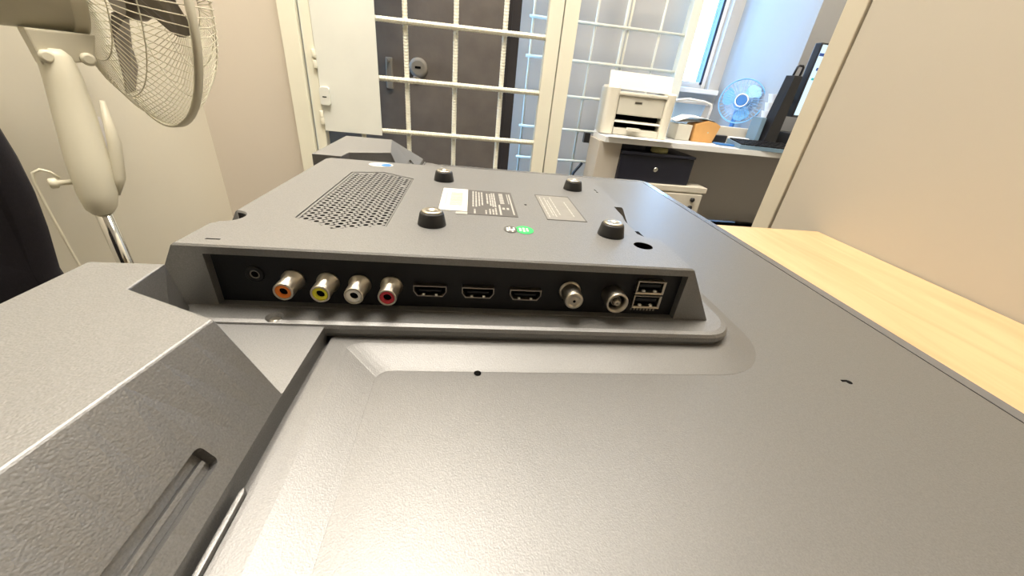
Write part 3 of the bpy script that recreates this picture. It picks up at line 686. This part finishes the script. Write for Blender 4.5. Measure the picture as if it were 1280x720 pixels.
# dark slender copy holder with loop
ch = thing('copy_holder', (1.17,1.47,TZ), 'tall slender black copy holder with an open loop on top, left of the lit monitor', 'copy holder')
b = B(); v0 = [(1.128,1.46,TZ+.006),(1.180,1.46,TZ+.006),(1.172,1.50,TZ+.006),(1.120,1.50,TZ+.006)]; v1 = [(1.150,1.46,.185),(1.182,1.46,.185),(1.176,1.50,.185),(1.146,1.50,.185)]
b.loft([v0, v1]); b.make('panel', 'black_plastic', ch, bevel=.002)
B().tube([(1.154,1.475,.183),(1.158,1.475,.212),(1.164,1.475,.217),(1.178,1.475,.217),(1.182,1.475,.212),(1.180,1.475,.183)], .004, 8).make('loop', 'black_plastic', ch)
B().tube([(1.175,1.475,.112),(1.190,1.475,.112),(1.194,1.475,.108),(1.190,1.475,.092),(1.172,1.475,.090)], .0035, 8).make('side_loop', 'black_plastic', ch)
B().box((1.11,1.470,TZ+.001),(1.194,1.525,TZ+.007)).make('foot', 'black_plastic', ch, bevel=.002)
tag(B().box((1.100,1.475,TZ+.001),(1.118,1.535,.040)).make('blue_file', 'blue_grey', bevel=.002), 'blue-grey file upright left of the copy holder', 'file')
lt = thing('cup_stack', (1.165,1.60,TZ), 'tall tilted stack of pale cups behind the copy holder', 'cups')
for i in range(6):
    x = 1.206+i*.0015
    B().lathe([(.018,0),(.026,.030),(.027,.031)], (x,1.602,TZ+.004+i*.031), n=20).make('cup', 'pvc' if i != 1 else 'label_white', lt) if i == 0 else B().lathe([(.0185,0),(.0265,.029),(.0275,.0305)], (x,1.602,TZ+.004+i*.031), n=20).make('cup', 'pvc', lt)
mn = thing('monitor', (1.38,1.47,TZ), 'lit computer monitor half hidden by the beige partition', 'monitor')
B().box((1.198,1.455,.052),(1.600,1.485,.290)).make('housing', 'black_plastic', mn, bevel=.003)
B().box((1.204,1.4535,.060),(1.594,1.4549,.284)).make('screen', 'screen', mn)
for z, x0, x1 in ((.250,1.204,1.42),(.206,1.215,1.262),(.130,1.30,1.45)):
    B().box((x0,1.4522,z),(x1,1.4534,z+.009)).make('screen_text', 'screen_text', mn)
B().box((1.212,1.4522,.176),(1.245,1.4534,.183)).make('screen_mark', 'screen_teal', mn)
B().box((1.36,1.485,TZ+.014),(1.42,1.505,.20)).make('stand', 'black_plastic', mn)
B().box((1.29,1.44,TZ+.001),(1.49,1.56,TZ+.014)).make('base', 'black_plastic', mn, bevel=.004)
tag(B().box((1.212,1.44,TZ+.001),(1.282,1.56,-.002)).make('black_dock', 'black_plastic', bevel=.004), 'squat black box under the left edge of the monitor', 'box')

# ================================================================== PEDESTAL FAN (left)
pf_ = thing('pedestal_fan', (-.685,.76,FZ), 'cream pedestal fan with wire guard and grey-brown blades at the left wall', 'fan')
RC = Vector((-.636,.93,.142)); AX = Vector((.60,.80,.0)).normalized(); RR = .222
cage(RC, -AX, RR, .078, 90, .00095, rings=(.50,.76), hub=.20, parent=pf_, name='rear_guard')
cage(RC, AX, RR, .092, 90, .00095, rings=(.50,.76), hub=.20, parent=pf_, name='front_guard')
e1, e2 = disc_basis(AX)
rim = B(); n_ = 72; ls = []
for da, dh in ((0,-.0065),(.004,-.0065),(.004,.0065),(0,.0065)):
    ls.append([RC+(e1*math.cos(2*PI*k/n_)+e2*math.sin(2*PI*k/n_))*(RR+da)+AX*dh for k in range(n_)])
ls.append(ls[0]); rim.loft(ls, False, False, True, True); rim.make('rim', 'cream_plastic', pf_)
for i in range(3): blade(RC-AX*.012, AX, .185, -.24+2*PI*i/3, 1.25, -.034, 'blade', pf_)
B().lathe([(.040,-.02),(.040,.015),(.030,.03)], RC, AX, 28).make('spinner', 'blade', pf_)
HB = RC-AX*.080+Vector((0,0,-.008))
B().lathe([(.034,0),(.066,.004),(.068,.012),(.068,.020),(.064,.022),(.064,.150),(.052,.175),(.024,.185)], HB, -AX, 36).make('motor_housing', 'cream_plastic2', pf_)
B().lathe([(.0685,.0),(.0705,.004),(.0705,.018),(.0685,.020)], HB, -AX, 36).make('housing_collar', 'cream_plastic', pf_)
# neck bracket
NK = Vector((-.690,.806,.0))
b = B(Matrix.Translation(NK) @ Matrix.Rotation(math.atan2(AX.y, AX.x), 4, 'Z'))
b.loft([[(-.026,-.017,.020),(.040,-.017,.030),(.040,.017,.030),(-.026,.017,.020)],[(-.030,-.019,.071),(.052,-.019,.071),(.052,.019,.071),(-.030,.019,.071)]]); b.make('tilt_bracket', 'cream_plastic2', pf_, bevel=.003)
for q in (-.018,.030):
    b = B(Matrix.Translation(NK) @ Matrix.Rotation(math.atan2(AX.y, AX.x), 4, 'Z')); b.lathe([(.010,0),(.010,.005),(.006,.008)], (q,-.018,.033), (0,-1,0), 18); b.make('pivot_screw', 'cream_plastic', pf_)
# column cover: tapered, from the neck down to the pole
cv = B(); loops = []
for (x, y, z, rx, ry) in ((-.690,.800,.045,.016,.016),(-.690,.799,.034,.022,.021),(-.689,.797,.0,.025,.023),(-.687,.787,-.06,.028,.026),(-.685,.774,-.13,.030,.028),(-.684,.766,-.185,.029,.027),(-.685,.761,-.212,.022,.022),(-.685,.760,-.222,.015,.015)):
    loops.append([(x+rx*math.cos(2*PI*k/28), y+ry*math.sin(2*PI*k/28), z) for k in range(28)])
cv.loft(loops, smooth=True); cv.make('column_cover', 'cream_plastic', pf_)
B().tube([(-.654,.812,-.03),(-.651,.800,-.10),(-.654,.785,-.16),(-.660,.775,-.19)], [.004,.010,.010,.004], 10).make('cover_spine', 'cream_plastic2', pf_)
B().lathe([(.0125,-.58),(.0125,-.2)], (-.685,.760,0), n=20).make('pole', 'chrome', pf_)
B().lathe([(.018,-.60),(.018,-.45),(.015,-.44)], (-.685,.760,0), n=20).make('lower_pole', 'cream_plastic', pf_)
B().lathe([(.165,.004),(.17,.010),(.16,.024),(.03,.045),(.02,.22)], (-.685,.760,FZ), n=40).make('base', 'cream_plastic', pf_)
B().lathe([(.0045,0),(.0045,.016),(.009,.018),(.009,.026),(.006,.028)], (-.712,.757,-.165), (-.72,-.70,0), 16).make('height_knob', 'cream_plastic', pf_)
B().tube([(-.722,.750,-.158),(-.728,.745,-.146),(-.736,.738,-.141),(-.743,.732,-.146),(-.746,.73,-.165),(-.746,.73,-.20),(-.742,.73,-.30),(-.735,.735,-.45),(-.72,.745,-.62),(-.705,.755,-.76)], .0025, 6).make('cord', 'cream_plastic', pf_)
# wall switch
sw = thing('wall_switch', (-.897,1.06,-.16), 'slim pale wall switch behind the fan column', 'switch')
B().box((-.8995,1.035,-.198),(-.885,1.078,-.100)).make('plate', 'switch', sw, bevel=.002)
B().box((-.886,1.045,-.188),(-.882,1.068,-.110)).make('rocker', 'switch', sw, bevel=.001)

# ================================================================== BLACK OFFICE CHAIR (far left)
oc = thing('office_chair', (-.50,.20,FZ), 'black fabric office chair with its backrest at the left edge', 'chair')
u = Vector((-.73,-.68,0)).normalized(); nn = Vector((-.68,.73,0)).normalized(); P0 = Vector((-.54,.50,0))
prof = [(-.001,-.31),(-.012,-.27),(-.006,-.20),(-.014,-.144),(-.018,-.10),(-.0185,-.06),(-.016,-.02),(-.008,.04),(.012,.10),(.05,.135)]
right = [(a,z) for a,z in prof]; left = [(.40-a,z) for a,z in reversed(prof)]
contour = right+left
cm = Vector((.2,-.09))
def ring(sc_, dn, bulge_=0): 
    out = []
    for a, z in contour:
        aa = cm.x+(a-cm.x)*sc_; z2 = cm.y+(z-cm.y)*sc_
        out.append(P0+u*aa+Vector((0,0,z2))+nn*(dn+.10*((aa-.2)/.2)**2*-.35))
    return out
B().loft([ring(.90,-.012),ring(.97,-.008),ring(1.0,.004),ring(1.0,.028),ring(.96,.040),ring(.85,.046)], smooth=True).make('backrest', 'fabric', oc)
sc_ = Vector((-.50,.20,0))
RS = Matrix.Translation(sc_) @ Matrix.Rotation(math.atan2(nn.y, nn.x), 4, 'Z')
B(RS).loft([[(x,y,-.415) for x,y in rrect(-.20,-.21,.20,.21,.06)],[(x,y,-.405) for x,y in rrect(-.215,-.225,.215,.225,.07)],[(x,y,-.365) for x,y in rrect(-.215,-.225,.215,.225,.07)],[(x,y,-.355) for x,y in rrect(-.19,-.20,.19,.20,.06)]]).make('seat', 'fabric', oc)
B(RS).tube([(.12,0,-.42),(.24,0,-.42),(.252,0,-.38),(.245,0,-.22)], .016, 10).make('back_support', 'black_plastic', oc)
B().lathe([(.025,-.74),(.025,-.42)], sc_, n=16).make('gas_column', 'black_plastic', oc)
for i in range(5):
    t = 2*PI*i/5+.3; d = Vector((math.cos(t), math.sin(t), 0))
    B().tube([sc_+Vector((0,0,-.735)), sc_+d*.23+Vector((0,0,-.755))], [.022,.014], 8).make('leg', 'black_plastic', oc)
    e = sc_+d*.235; B().lathe([(.022,-.010),(.024,-.006),(.024,.006),(.022,.010)], (e.x,e.y,FZ+.029), (d.y,-d.x,0), 16).make('castor', 'black_plastic', oc)

# ================================================================== CEILING LAMPS
for i, (x, y, p) in enumerate(LAMPS):
    cl = thing('ceiling_lamp', (x,y,CZ), ['square ceiling light panel over the face-down television','square ceiling light panel over the far office desk'][i], 'lamp')
    h_ = .45 if i == 0 else .30; k_ = h_-.015
    b = B(); o_ = rrect(x-h_,y-h_,x+h_,y+h_,.01,2); i_ = rrect(x-k_,y-k_,x+k_,y+k_,.01,2)
    b.loft([[(a,c,CZ-.001) for a,c in o_],[(a,c,CZ-.03) for a,c in o_],[(a,c,CZ-.03) for a,c in i_],[(a,c,CZ-.012) for a,c in i_]], True, False); b.make('frame', 'pvc', cl)
    B().box((x-k_,y-k_,CZ-.022),(x+k_,y+k_,CZ-.014)).make('diffuser', 'lamp', cl)
